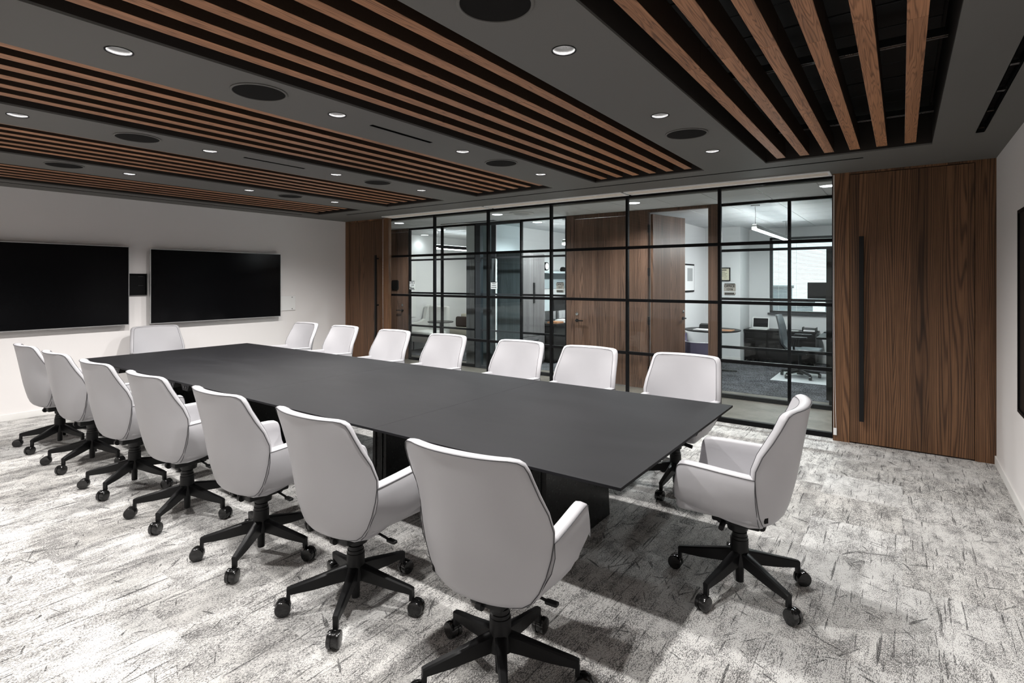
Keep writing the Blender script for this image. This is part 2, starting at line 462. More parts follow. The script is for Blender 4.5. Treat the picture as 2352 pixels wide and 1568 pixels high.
# roller shades: white-edged trays flush under the ceiling with the beige shade cloth showing
CAS = [(-7.05, -4.915), (-4.87, -2.757), (-2.722, -.572)]
for i, (a, b) in enumerate(CAS):
    lab = ['beige roller shade in a white tray over the two left glass bays', 'beige roller shade in a white tray over the two middle glass bays',
           'beige roller shade in a white tray over the two right glass bays'][i]
    y0, y1, z0, z1 = 6.082, 6.335, 2.649, H
    t = thing('roller_shade', ((a + b) / 2, (y0 + y1) / 2, z0), lab, 'roller shade', 'roller shades above the glass partition')
    m = MB(); f = .022
    for bb in ((a, b, y0, y0 + f), (a, b, y1 - f, y1), (a, a + f, y0 + f, y1 - f), (b - f, b, y0 + f, y1 - f)): m.box(*bb, z0, z1)
    m.build('tray_frame', 'trimwhite', t)
    pr = [(y0 + f, z1 - .001)] + [(y0 + f + (y1 - y0 - 2 * f) * k / 10, z1 - .001 - .007 * math.sin(PI * k / 10)) for k in range(1, 10)] + [(y1 - f, z1 - .001)]
    MB().prism(pr, 'X', a + f, b - f).build('shade_cloth', 'shade', t, smooth=40)
def chain(x, y, ztop, zbot, lab, white):
    t = thing('bead_chain', (x, y, zbot), lab, 'chain', 'roller shade pull chains')
    pts = [(x - .004, y, ztop), (x - .006, y, 1.4), (x + .002, y, .6), (x + .012, y, zbot + .06)]
    MB().tube(pts, .0022, 6).build('bead_loop', 'white' if white else 'steel', t)
    MB().tube([(x - .012, y, ztop), (x - .014, y, 1.2), (x - .008, y, zbot + .05)], .002, 6).build('bead_loop', 'white' if white else 'steel', t)
    MB().box(x - .012, x + .018, y - .004, y + .004, zbot, zbot + .07, bev=.002).build('chain_weight', 'white', t)
chain(-.545, 6.262, 2.645, .06, 'pull chain with white weight hanging at the right end of the glass partition', True)
chain(-7.215, 6.262, 2.645, .55, 'steel pull chain hanging at the left end of the glass partition', False)

# ------------------------------------------------------------------ downlights and speakers
ROWN = ['between slat bays one and two from the right', 'between slat bays two and three from the right', 'between slat bays three and four from the right', 'between the two slat bays nearest the screens']
ORD = ['nearest the glass', 'second from the glass', 'third from the glass', 'farthest from the glass']
def downlight(x, y, lab, z=H, power=ROOM_LAMP):
    t = thing('downlight', (x, y, z), lab, 'downlight', 'downlights in the charcoal ceiling')
    MB().lathe([(.054, z - .001), (.058, z - .003), (.0575, z + .001), (.050, z + .003), (.051, z - .001)], (x, y, 0), 28, caps=False).build('trim_ring', 'blackm', t, smooth=50)
    MB().lathe([(.051, z + .001), (.045, z + .03), (.034, z + .058)], (x, y, 0), 28, caps=False).build('reflector', 'refl', t, smooth=50)
    MB().lathe([(.0, z + .056), (.0335, z + .056), (.0335, z + .060), (0, z + .060)], (x, y, 0), 28, caps=False).build('lens', 'glow', t)
    MB().lathe([(.056, z + .001), (.056, z + .075), (.0, z + .075)], (x, y, 0), 28, caps=False).build('can', 'blackm', t)
    spot('lamp', (x, y, z + .006), power, 152, .85, .030, ROOM_COL, t)
for ri, x in enumerate(ROWX):
    for yi, y in enumerate(LIGHTY):
        downlight(x, y, 'downlight ' + ROWN[ri] + ', ' + ORD[yi], power=ROOM_LAMP * (1.4 if ri == 3 else 1.0))
for ri, x in enumerate(ROWX):
    for yi, y in enumerate(SPKY):
        t = thing('ceiling_speaker', (x, y, H - .006), 'round speaker ' + ROWN[ri] + ', ' + ('nearer the glass' if yi == 0 else 'farther from the glass'), 'speaker', 'round speakers in the ceiling')
        MB().lathe([(.148, H), (.150, H - .004), (.146, H - .007), (.138, H - .007), (.137, H - .003)], (x, y, 0), 48, caps=False).build('rim', 'ceil', t, smooth=40)
        MB().lathe([(.0, H - .0045), (.08, H - .005), (.1375, H - .003), (.1375, H), (0, H)], (x, y, 0), 48, caps=False).build('grille', 'grille', t, smooth=60)

# ------------------------------------------------------------------ north wall: walnut panels, doors, glazed partition
wn_ = struct(box('wall_north', 'walnut', (XW, -8.13, YN, YG + .04, 0, H)))
for b in ((-8.13, -7.10, YN, YG + .02, 2.632, H), (-7.262, -7.10, YN, YN + .06, 0, 2.632), (-.562, -.421, YN, YG + .04, 0, H), (-.421, .524, YN, YG + .02, 2.640, H), (.524, XE, YN, YG + .04, 0, H)):
    box('walnut_panel', 'walnut', b, wn_)
box('door_stop', 'boxblack', (-8.13, -7.262, YN + .045, YG + .02, 0, 2.632), wn_)
box('door_stop', 'boxblack', (-.421, .524, YN + .05, YG + .02, 0, 2.640), wn_)
def pull(p, x, z0, z1, wid, zs):
    t = MB().box(x - wid / 2, x + wid / 2, YN - .075, YN - .047, z0, z1, bev=.003).build('pull_handle', 'blackm', p)
    for z in zs: MB().lathe([(.012, YN - .05), (.012, YN + .002)], (x, 0, z), 12, 'Y').build('standoff', 'blackm', t, smooth=40)
d1 = struct(box('door_1', 'walnut', (-.417, .520, YN + .001, YN + .046, .012, 2.634), bev=.001))
d1['label'] = 'wide full-height walnut door with a long black bar handle'
pull(d1, -.318, .236, 2.022, .040, (.45, 1.8))
d2 = struct(box('door_2', 'walnut', (-8.126, -7.266, YN + .001, YN + .041, .012, 2.628), bev=.001))
d2['label'] = 'narrow-looking walnut door with a black bar handle beside the screens'
pull(d2, -7.36, .24, 2.03, .034, (.36, 1.17, 1.97))

def glazed(name, label, XS, ZS, y, fw, tw, mat='frame', gl='glass', x0=None, x1=None, depth=.05, headz=None):
    """mullions at XS, transoms at ZS (bottom sill and head included)."""
    r = bpy.data.objects.new(name, None); COL.objects.link(r); r.location = ((XS[0] + XS[-1]) / 2, y, 0)
    r['kind'] = 'structure'; r['label'] = label
    ztop = ZS[-1]
    for i, x in enumerate(XS):
        box('mullion', mat, (x - fw / 2, x + fw / 2, y - depth / 2, y + depth / 2, 0, ztop), r, bev=.001)
    for i, z in enumerate(ZS):
        h = tw
        if i == 0: b = (0, .05)
        elif i == len(ZS) - 1: b = (z - .032, z)
        else: b = (z - h / 2, z + h / 2)
        dd = depth * .8 if 0 < i < len(ZS) - 1 else depth * 1.1
        for a, c in zip(XS, XS[1:]):
            box('transom', mat, (a + fw / 2, c - fw / 2, y - dd / 2, y + dd / 2, b[0], b[1]), r)
    for a, c in zip(XS, XS[1:]):
        for za, zc in zip(ZS, ZS[1:]):
            box('pane', gl, (a + fw / 2 - .003, c - fw / 2 + .003, y - .004, y + .004, (za if za else .0) + (.047 if za == 0 else tw / 2 - .003), zc - (tw / 2 - .003)), r)
    return r
GX = [-7.19, -6.117, -5.02, -3.917, -2.80, -1.683, -.562]
glazed('window_1', 'full-height black-framed glass partition between conference room and corridor', GX, [0, .69, 1.348, 2.005, H], YG, .030, .036)
struct(box('trim_1', 'ceil', (-8.2, .6, YG + .03, YG + .10, 2.62, 3.02)))     # bulkhead over the glass

# ------------------------------------------------------------------ corridor and offices
struct(box('wall_corridor_west', 'office_wall', (-10.6, -10.5, 6.3, 12.3, 0, 2.9)))
struct(box('wall_corridor_east', 'office_wall', (2.0, 2.1, 6.3, 12.3, 0, 2.9)))
struct(box('wall_corridor_south', 'office_wall', (XE + .02, 2.0, 6.36, 6.42, 0, 2.9)))
struct(box('wall_corridor_southwest', 'office_wall', (-10.5, XW - .02, 6.36, 6.42, 0, 2.9)))
cc = MB(); nx = 21
cc.box(-10.5, 2.0, 6.48, 12.3, HC + .004, HC + .03)
cc = struct(cc.build('ceiling_corridor', 'grid'))
XT = [-10.5 + .61 * i for i in range(21)] + [2.0]
for i, (a, b) in enumerate(zip(XT, XT[1:])):
    for (c, d) in ((6.48, 7.07), (7.07, 7.66), (7.70, 8.31), (8.31, 8.92), (8.92, 9.53), (9.53, 10.14), (10.14, 10.75), (10.75, 11.36), (11.36, 12.2)):
        if (a + b) / 2 < -9.6 or (a + b) / 2 > .9: continue
        box('ceiling_tile', 'tile', (a + .006, b - .006, c + .006, d - .006, HC, HC + .006), cc)
struct(box('ceiling_office_deck', 'boxblack', (-10.6, 2.1, 6.42, 12.4, 2.9, 2.94)))

# office fronts ------------------------------------------------
wo = struct(box('wall_office_front', 'walnut_far', (-4.43, -4.292, YF, YF + .09, 0, HC)))
for b in ((-4.292, -3.372, YF, YF + .09, 2.578, HC), (-3.372, -3.052, YF, YF + .09, 0, HC), (-3.052, -2.178, YF, YF + .09, 2.60, HC), (-2.178, -2.045, YF, YF + .09, 0, HC),
          (-10.5, -8.70, YF, YF + .09, 0, HC), (-8.70, -8.10, YF, YF + .09, 2.578, HC)):
    box('walnut_panel', 'walnut_far', b, wo)
def lever(p, x, y, z, dx, face=-1):
    h = MB().lathe([(.026, y), (.026, y + face * .012)], (x, 0, z), 16, 'Y').box(min(x, x + dx * .13), max(x, x + dx * .13), min(y + face * .04, y + face * .058), max(y + face * .04, y + face * .058), z - .009, z + .009, bev=.003) \
        .lathe([(.011, y), (.011, y + face * .05)], (x, 0, z), 10, 'Y').build('lever_handle', 'blackm', p, smooth=40)
    MB().lathe([(.024, y), (.024, y + face * .010), (.012, y + face * .012), (.012, y + face * .016)], (x, 0, z + .105), 18, 'Y').build('deadbolt', 'chrome', p, smooth=40)
d3 = struct(box('door_3', 'walnut_far', (-4.286, -3.378, YF + .004, YF + .05, .01, 2.572), bev=.001))
d3['label'] = 'closed walnut office door with black lever, behind the middle glass bays'
lever(d3, -4.235, YF + .004, .955, 1)
d5 = struct(box('door_5', 'walnut_far', (-8.694, -8.125, YF + .004, YF + .05, .01, 2.572), bev=.001))
d5['label'] = 'walnut corridor door with black lever seen at the left end of the glass'
lever(d5, -8.265, YF + .004, .985, -1)
# open door leaf, hinged at the left jamb, swung into the office
d4 = bpy.data.objects.new('door_4', None); COL.objects.link(d4); d4.location = (-3.03, YF + .055, 0); struct(d4)
d4['label'] = 'open walnut office door swung into the room'
d4.rotation_euler = (0, 0, math.radians(76.5))
MB().box(0, .862, -.045, 0, .01, 2.575, bev=.001).build('door_leaf', 'walnut_far', d4, local=True)
hn = MB()
h2 = MB().lathe([(.026, -.045), (.026, -.057)], (.80, 0, 1.0), 16, 'Y').box(.70, .81, -.103, -.085, .991, 1.009, bev=.003).lathe([(.011, -.045), (.011, -.095)], (.80, 0, 1.0), 10, 'Y').build('lever_handle', 'blackm', d4, local=True, smooth=40)
MB().lathe([(.024, -.045), (.024, -.055), (.012, -.058)], (.80, 0, 1.105), 18, 'Y').build('deadbolt', 'chrome', d4, local=True, smooth=40)
for z in (.26, 1.0, 1.72, 2.36):
    box('hinge', 'blackm', (-3.052, -3.034, YF - .006, YF + .05, z - .06, z + .06), wo, bev=.002)
glazed('window_2', 'black-framed glass front of the right office', [-2.03, -1.172, -.30, .60], [0, .69, 1.345, 2.0, HC], YF + .04, .036, .034)
glazed('window_3', 'black-framed glass front of the middle office', [-5.345, -4.445], [0, .69, 1.345, 2.0, HC], YF + .04, .036, .034)
glazed('window_4', 'black-framed glass front of the lounge', [-8.09, -7.205, -6.36], [0, .69, 1.345, 2.0, HC], YF + .04, .036, .034)
wg = struct(box('trim_2', 'frame_grey', (-6.345, -6.235, YF, YF + .09, 0, HC)))
box('transom', 'frame_grey', (-6.235, -5.36, YF, YF + .08, 2.59, HC), wg)
for z in (.69, 1.345, 2.0):
    box('transom', 'frame_grey', (-6.235, -5.36, YF + .03, YF + .06, z - .015, z + .015), wg)
box('transom', 'frame_grey', (-6.235, -5.36, YF + .01, YF + .07, 0, .05), wg)
d6 = struct(box('door_6', 'glass_tint', (-6.232, -5.905, YF + .035, YF + .047, .06, 2.585)))
d6['label'] = 'narrow frameless glass door with a pale edge'
box('edge_strip', 'white', (-5.905, -5.885, YF + .03, YF + .052, .06, 2.0), d6)
box('hinge_rail', 'frame_grey', (-6.0, -5.905, YF + .03, YF + .052, 2.0, 2.585), d6)
wg2 = box('pane', 'glass_tint', (-5.885, -5.36, YF + .036, YF + .046, .05, 2.59), wg)

# dividing walls and back wall with window
struct(box('wall_divider_1', 'office_wall', (-3.30, -3.22, YF + .09, 12.2, 0, HC)))
struct(box('wall_divider_2', 'office_wall', (-6.20, -6.102, 8.86, 12.2, 0, HC)))
wd = struct(box('wall_divider_3', 'grey_wood', (-6.80, -6.18, 7.96, 8.06, 0, 2.10)))
box('wall_return', 'office_wall', (-6.80, -6.70, 8.06, 11.0, 0, HC), wd)
box('wall_upper', 'office_wall', (-6.80, -6.10, 7.96, 8.86, 2.12, HC), wd)
struct(box('wall_lounge_west', 'office_wall', (-9.30, -9.15, YF + .09, 11.0, 0, HC)))
struct(box('wall_lounge_north', 'office_wall', (-9.2, -6.2, 10.9, 11.0, 0, HC)))
WX0, WX1, WZ0, WZ1, YB = -2.17, .45, .945, 2.45, 11.92
bw = struct(box('wall_office_north', 'office_wall', (-6.2, WX0, YB, YB + .12, 0, HC)))
for b in ((WX1, 2.0, YB, YB + .12, 0, HC), (WX0, WX1, YB, YB + .12, 0, WZ0), (WX0, WX1, YB, YB + .12, WZ1, HC)):
    box('wall_panel', 'office_wall', b, bw)
pier = struct(box('wall_pier', 'office_wall', (-3.22, -2.555, 11.15, YB, 0, HC)))
baseboard('baseboard_pier', (-3.22, -2.545, 11.14, 11.15, 0, .10))
baseboard('baseboard_office', (-2.555, 2.0, YB - .012, YB, 0, .10))
wi = bpy.data.objects.new('window_5', None); COL.objects.link(wi); wi.location = ((WX0 + WX1) / 2, YB, WZ0); struct(wi)
wi['label'] = 'office window with dark frame and white venetian blind'
for b in ((WX0, WX0 + .05, WZ0, WZ1), (WX1 - .05, WX1, WZ0, WZ1), (WX0, WX1, WZ1 - .05, WZ1), (WX0, WX1, WZ0, WZ0 + .04), (-.88, -.84, WZ0, WZ1)):
    box('frame', 'frame_grey', (b[0], b[1], YB + .03, YB + .10, b[2], b[3]), wi)
box('pane', 'glass', (WX0 + .05, WX1 - .05, YB + .06, YB + .066, WZ0 + .04, WZ1 - .05), wi)
box('sill', 'frame_grey', (WX0 - .03, WX1 + .03, YB - .05, YB + .03, WZ0 - .03, WZ0), wi)
box('blind_headrail', 'blind', (WX0 + .06, WX1 - .06, YB - .035, YB + .0, WZ1 - .11, WZ1 - .05), wi)
zz = WZ0 + .05; sl = None
while zz < WZ1 - .12:
    if sl is None:
        sl = MB().box(WX0 + .065, WX1 - .065, YB - .028, YB - .006, zz, zz + .0016).build('blind_slat', 'blind', wi); sl.rotation_euler = (math.radians(16), 0, 0); z_first = sl.location.z; z0_ = zz
    else:
        c = sl.copy(); COL.objects.link(c); c.parent = wi; c.location.z = z_first + (zz - z0_)
    zz += .028
for x in (-2.0, -1.68, -1.0, -.3):
    MB().tube([(x, YB - .03, WZ0 + .04), (x, YB - .03, WZ1 - .1)], .002, 5).build('blind_cord', 'blind', wi)
# far buildings and ground outside the window
for i, (x, wd_, h, y) in enumerate(((-14, 6, -1.0, 60), (-7, 7, .6, 70), (1, 8, -.2, 64), (9, 6, 1.3, 75), (-22, 9, .4, 80), (16, 8, 0.2, 66))):
    t = thing('distant_building', (x, y, -18), ['low grey building outside the office window', 'taller hazy building outside the window', 'wide grey building outside the window', 'tallest hazy building outside the window', 'far left building outside the window', 'far right building outside the window'][i], 'building', 'buildings beyond the office window')
    MB().box(x, x + wd_, y, y + 8, -18, h).build('wall', 'city', t)
    MB().box(x - .2, x + wd_ + .2, y - .2, y + 8.2, h, h + .4).build('roof', 'roof', t)
struct(box('ground', 'roof', (-80, 80, 14, 140, -18.5, -18)))

# corridor lamps -------------------------------------------------
def corridor_light(x, y, lab, watts):
    t = thing('corridor_downlight', (x, y, HC), lab, 'downlight', 'downlights beyond the glass')
    MB().lathe([(.082, HC - .002), (.086, HC - .004), (.09, HC)], (x, y, 0), 28, caps=False).build('trim_ring', 'white', t, smooth=40)
    MB().lathe([(0, HC - .003), (.082, HC - .003), (.082, HC), (0, HC)], (x, y, 0), 28, caps=False).build('lens', 'glow_cool', t)
    if watts: spot('lamp', (x, y, HC - .01), watts, 150, .8, .07, COOL, t)
corridor_light(-7.46, 6.85, 'white corridor downlight above the walnut corridor door', CORR_LAMP)
corridor_light(-5.21, 6.85, 'white corridor downlight behind the third glass bay from the left', CORR_LAMP)
corridor_light(-2.94, 6.90, 'white corridor downlight in front of the two walnut office doors', CORR_LAMP)
corridor_light(-.66, 6.90, 'white corridor downlight at the right end of the glass', CORR_LAMP)
corridor_light(-5.33, 8.20, 'white downlight inside the middle office ceiling', 190)
corridor_light(-7.75, 8.28, 'white downlight inside the lounge nearest the glass', 40)
corridor_light(-8.95, 9.0, 'white downlight deep inside the lounge', 14)
t = thing('air_diffuser', (-4.80, 6.93, HC - .02), 'round white air diffuser in the corridor ceiling', 'air diffuser')
MB().lathe([(.19, HC), (.20, HC - .012), (.17, HC - .02), (.15, HC - .012), (.14, HC)], (-4.8, 6.93, 0), 32, caps=False).build('outer_cone', 'white', t, smooth=50)
MB().lathe([(0, HC - .026), (.09, HC - .026), (.12, HC - .012), (.12, HC - .006), (0, HC - .006)], (-4.8, 6.93, 0), 32, caps=False).build('inner_disc', 'grid', t, smooth=50)
t = thing('linear_diffuser', (-6.35, 7.5, HC - .006), 'long dark slot diffuser in the corridor ceiling by the office front', 'air diffuser')
box('slot_face', 'frame_grey', (-7.0, -5.75, 7.46, 7.54, HC - .004, HC), t)
box('slot_lip', 'frame_grey', (-7.0, -5.75, 7.455, 7.465, HC - .01, HC), t)

def pendant(x, y0, y1, z, lab, w=.075, h=.085, dark=False):
    t = thing('linear_pendant', (x, (y0 + y1) / 2, z), lab, 'pendant light', 'linear pendant lights in the offices')
    box('housing', 'frame' if dark else 'white', (x - w / 2, x + w / 2, y0, y1, z + .012, z + h), t, bev=.002)
    box('diffuser', 'pend_low' if dark else 'pend', (x - w / 2 + .003, x + w / 2 - .003, y0 - .002, y1 + .002, z, z + .03), t)
    box('added_fill_strip', 'ceiling_fill', (x - w / 2 + .008, x + w / 2 - .008, y0 + .01, y1 - .01, z + h - .002, z + h + .003), t)  # unseen glowing strip, added to brighten the ceiling above the pendant
    for y in (y0 + .06, y1 - .1):
        MB().tube([(x, y, z + h), (x + .004, y, z + h + .15), (x - .004, y, HC)], .0025, 6).build('suspension_cable', 'blackm', t)
        MB().lathe([(.06, HC - .012), (.06, HC)], (x, y, 0), 20).build('canopy', 'grid', t)
pendant(-1.66, 8.05, 10.69, 2.30, 'lit white linear pendant hanging in the right office', .062, .068)
pendant(-4.66, 8.0, 10.2, 2.20, 'lit white linear pendant hanging in the middle office')
pendant(-7.88, 8.28, 10.4, 2.25, 'dark linear pendant with lit underside in the lounge', dark=True)

# ------------------------------------------------------------------ right office contents
t = thing('credenza', (-1.9, 11.62, 0), 'dark espresso credenza under the office window', 'credenza')
box('carcass', 'espresso', (-2.53, -1.30, 11.42, 11.85, .05, .60), t, bev=.003)
box('top', 'espresso', (-2.55, -1.28, 11.40, 11.87, .60, .63), t, bev=.003)
box('plinth', 'boxblack', (-2.5, -1.33, 11.45, 11.83, 0, .05), t)
for k in range(3):
    d_ = box('drawer_front', 'espresso', (-2.525 + k * .41, -2.125 + k * .41, 11.405, 11.42, .07, .58), t, bev=.003)
t = thing('laptop', (-2.29, 11.6, .63), 'open white laptop with dark screen on the credenza', 'laptop')
box('keyboard_base', 'white', (-2.46, -2.13, 11.46, 11.69, .63, .645), t, bev=.003)
l = MB().box(-.155, .155, -.006, .006, 0, .215, bev=.003).build('lid', 'white', t, local=True, origin=(0, 0, 0)); l.location = (-.005, .095, .015); l.rotation_euler = (math.radians(-12), 0, 0)
l2 = MB().box(-.135, .135, -.0085, -.0055, .02, .195).build('display', 'screen', l, local=True, origin=(0, 0, 0))
t = thing('letter_tray', (-1.40, 11.6, .63), 'black wire letter tray of papers on the credenza', 'letter tray')
for z in (.632, .685):
    box('shelf', 'black', (-1.53, -1.30, 11.48, 11.72, z, z + .006), t)
box('paper_stack', 'paper', (-1.51, -1.32, 11.49, 11.70, .638, .665), t)
for x in (-1.53, -1.306): box('side', 'black', (x, x + .006, 11.48, 11.72, .632, .71), t)
tag(box('paper_sheet', 'paper', (-1.75, -1.60, 11.5, 11.65, .63, .636)), 'loose white papers on the credenza behind the task chair', 'paper')
# desk with monitor at the right
t = thing('office_desk', (-.72, 10.2, 0), 'dark desk with pale edge at the right of the right office', 'desk')
box('desk_top', 'espresso', (-1.05, -.15, 9.3, 11.1, .71, .74), t, bev=.003); box('modesty_panel', 'espresso', (-.2, -.17, 9.4, 11.0, 0, .71), t)
box('leg', 'steel', (-.98, -.94, 10.98, 11.04, 0, .71), t); box('leg', 'steel', (-.30, -.26, 9.36, 9.42, 0, .71), t)
t = thing('monitor', (-1.0, 10.25, .74), 'black monitor seen from behind on the dark desk', 'monitor')
box('panel', 'boxblack', (-1.28, -.76, 10.20, 10.235, 1.29, 1.56), t, bev=.008); box('stand', 'black', (-1.0, -.94, 10.235, 10.26, .75, 1.4), t); box('foot', 'black', (-1.04, -.80, 10.15, 10.35, .74, .755), t, bev=.004)
tag(box('chair_mat', 'mat', (-1.72, -.55, 9.5, 10.6, 0, .004)), 'pale clear chair mat under the black task chair', 'chair mat')
t = thing('task_chair', (-1.36, 9.98, .004), 'black mesh-back task chair with slate seat on a pale mat', 'task chair')
x, y = -1.36, 9.98
MB().lathe([(.025, .12), (.025, .40)], (x, y, 0), 14).build('gas_lift', 'black', t)
MB().lathe([(.05, .06), (.045, .14), (.03, .16)], (x, y, 0), 16).build('hub', 'black', t, smooth=40)
for k in range(5):
    a = 2 * PI * k / 5 + .35; ex, ey = x + .29 * math.cos(a), y + .29 * math.sin(a)
    lg = MB().tube([(x + .04 * math.cos(a), y + .04 * math.sin(a), .115), (ex, ey, .085)], [.028, .018], 8).build('leg', 'black', t, smooth=40)
    MB().lathe([(.033, -.022), (.036, -.01), (.036, .01), (.033, .022)], (ex, ey, .04), 14, 'X').build('caster', 'caster', lg, smooth=40)
MB().box(x - .02, x + .32, y - .24, y + .24, .42, .49, bev=.03, seg=3).box(x - .18, x + .05, y - .22, y + .22, .42, .48, bev=.025, seg=3).build('seat', 'seatgrey', t, smooth=50)
MB().box(x - .12, x + .1, y - .08, y + .08, .38, .42, bev=.01).build('mechanism', 'black', t)
br = []
for z, dx, hw in ((.47, -.17, .17), (.55, -.235, .22), (.66, -.255, .235), (.8, -.27, .23), (.93, -.30, .21), (1.02, -.325, .17)):
    br.append([(x + dx + .012, y - hw, z), (x + dx - .03, y - hw * .5, z), (x + dx - .03, y + hw * .5, z), (x + dx + .012, y + hw, z), (x + dx + .03, y + hw, z), (x + dx + .005, y + hw * .5, z), (x + dx + .005, y - hw * .5, z), (x + dx + .03, y - hw, z)])
MB().loft(br).build('backrest', 'seatgrey', t, smooth=60)
MB().tube([(x - .1, y, .40), (x - .22, y, .42), (x - .285, y, .55), (x - .30, y, .72)], .025, 8).build('back_spine', 'black', t, smooth=60)
for s_ in (-1, 1):
    ar = MB().tube([(x - .05, y + s_ * .26, .43), (x - .05, y + s_ * .29, .55), (x - .02, y + s_ * .29, .66)], .018, 8).build('armrest', 'black', t, smooth=60)
    MB().box(x - .12, x + .14, y + s_ * .29 - .045, y + s_ * .29 + .045, .665, .695, bev=.012).build('arm_pad', 'black', ar, smooth=50)
# small round meeting table and purple chair behind the open door
t = thing('round_table', (-2.70, 9.75, 0), 'round black-edged table beside the open office door', 'table')
MB().lathe([(.0, .715), (.44, .715), (.47, .725), (.47, .74), (0, .74)], (-2.70, 9.75, 0), 40, caps=False).build('table_top', 'espresso', t, smooth=30)
MB().lathe([(.035, .03), (.03, .715)], (-2.70, 9.75, 0), 14).build('column', 'blackm', t)
for k in range(4):
    a = k * PI / 2 + .5
    MB().tube([(-2.70, 9.75, .04), (-2.70 + .42 * math.cos(a), 9.75 + .42 * math.sin(a), .018)], [.022, .014], 8).build('foot', 'blackm', t)
tag(box('paper_pile', 'paper', (-2.93, -2.66, 9.42, 9.66, .74, .752)), 'white papers on the round table', 'paper')
tag(box('leather_folder', 'tan', (-2.62, -2.32, 9.5, 9.75, .74, .75)), 'tan leather folder on the round table', 'folder')
tag(MB().prism([(9.66, .752), (9.86, .752), (9.86, .80), (9.80, .835), (9.70, .82)], 'X', -2.90, -2.72).build('desk_phone', 'black'), 'small black box on papers on the round table', 'desk box')
t = thing('tub_chair', (-2.66, 9.02, 0), 'aubergine tub chair with pale piping at the round table', 'armchair')
x, y = -2.66, 9.02
rings = []
n = 17
def tub(k, inn):
    a = PI + PI * k / (n - 1)           # half circle round the back (towards -Y)
    r = .29 - inn
    return x + r * 1.0 * math.cos(a), y + r * math.sin(a)
o_, i_ = [], []
m = MB(); R = []
for k in range(n):
    a = k / (n - 1); ztop = (.72, .71, .68, .63, .60)[min(4, k, n - 1 - k)]
    ox, oy = tub(k, 0); ix, iy = tub(k, .05)
    R.append([(ox * .9 + x * .1, oy * .9 + y * .1, .12), (ox, oy, ztop), (ix, iy, ztop), (ix, iy, .2)])
m.loft(R); m.build('back_shell', 'purple', t, smooth=50)
MB().tube([(r[1][0], r[1][1], r[1][2] + .004) for r in R], .006, 6).build('piping', 'piping_w', t, smooth=60)
MB().box(x - .24, x + .24, y - .22, y + .25, .30, .44, bev=.03).build('seat', 'purple', t, smooth=50)
for sx in (-.2, .2):
    for sy in (-.18, .2): MB().tube([(x + sx, y + sy, .31), (x + sx * 1.1, y + sy * 1.1, 0)], .012, 8).build('leg', 'blackm', t)
# framed print and certificate
t = thing('framed_print', (-3.21, 10.0, 1.38), 'black-framed grey print on the wall behind the open door', 'picture')
box('frame', 'ink', (-3.22, -3.20, 9.62, 10.38, 1.38, 1.90), t); box('mount', 'paper', (-3.2, -3.194, 9.65, 10.35, 1.41, 1.87), t); box('image', 'greyp', (-3.194, -3.192, 9.95, 10.25, 1.58, 1.82), t)
t = thing('framed_certificate', (-2.9, 11.135, 1.58), 'black-framed cream certificate on the pier in the right office', 'certificate')
box('frame', 'ink', (-3.06, -2.735, 11.13, 11.15, 1.58, 1.845), t); box('sheet', 'cream', (-3.04, -2.755, 11.124, 11.13, 1.60, 1.825), t)
m = MB()
for z, a, b in ((1.79, -2.99, -2.80), (1.755, -2.96, -2.83), (1.725, -3.0, -2.79), (1.70, -2.98, -2.81), (1.675, -3.0, -2.79), (1.64, -2.96, -2.90), (1.64, -2.86, -2.80)): m.box(a, b, 11.1225, 11.124, z, z + (.014 if z > 1.78 else .006))
m.build('print', 'ink', t)['kind'] = 'stuff'

# signs on the office glass ------------------------------------------
def sign(x0, x1, z0, z1, lines, lab, mat='sign', y=YF - .004, strip=True, bars=0):
    t = thing('door_sign', ((x0 + x1) / 2, y, z0), lab, 'sign', 'office signs on the glass')
    zs = z0 + (z1 - z0) * .30 if strip else z0
    f = box('plate', mat, (x0, x1, y - .006, y + .006, zs, z1), t, bev=.0015)
    box('top_rail', 'ink', (x0 + .01, x1 - .01, y - .009, y + .006, z1 - .004, z1 + .006), t)
    if strip:
        box('name_strip', mat, (x0, x1, y - .006, y + .006, z0, zs - .012), t, bev=.0015)
        m = MB()
        for k in range(7): m.box(x0 + .014 + k * (x1 - x0 - .03) / 7, x0 + .014 + (k + .78) * (x1 - x0 - .03) / 7, y - .0072, y - .006, z0 + .006, zs - .018)
        m.build('name_print', 'ink', t)
        box('lower_rail', 'ink', (x0 + .01, x1 - .01, y - .009, y + .006, z0 - .008, z0 + .001), t)
    h = (z1 - zs)
    for i, s_ in enumerate(lines):
        cu = bpy.data.curves.new('lettering', 'FONT'); cu.body = s_; cu.size = h * .42; cu.align_x = 'CENTER'; cu.align_y = 'CENTER'; cu.extrude = .0006; cu.offset = .0006
        cu.materials.append(M['ink'])
        tmp = bpy.data.objects.new('lettering', cu); COL.objects.link(tmp)
        me = bpy.data.meshes.new_from_object(tmp.evaluated_get(bpy.context.evaluated_depsgraph_get())); bpy.data.objects.remove(tmp)
        me.materials.clear(); me.materials.append(M['ink'])
        o = bpy.data.objects.new('lettering', me); COL.objects.link(o); o.parent = t
        o.rotation_euler = (PI / 2, 0, 0)
        o.location = (0, -.0075, (z1 + zs) / 2 - z0 + h * (.19 - .42 * i))
    if bars:
        m = MB()
        for k in range(bars):
            z = z1 - .022 - k * h / (bars + .6); m.box(x0 + .03 - .008 * k, x1 - .03 + .008 * k, y - .0072, y - .006, z - .008, z + .002)
        m.build('print', 'ink', t)
sign(-1.968, -1.816, 1.405, 1.548, ['OFFICE', '1316'], 'brushed metal sign reading OFFICE 1316 on the right office glass')
sign(-4.615, -4.475, 1.405, 1.558, ['OFFICE', '1317'], 'brushed metal sign reading OFFICE 1317 on the middle office glass')
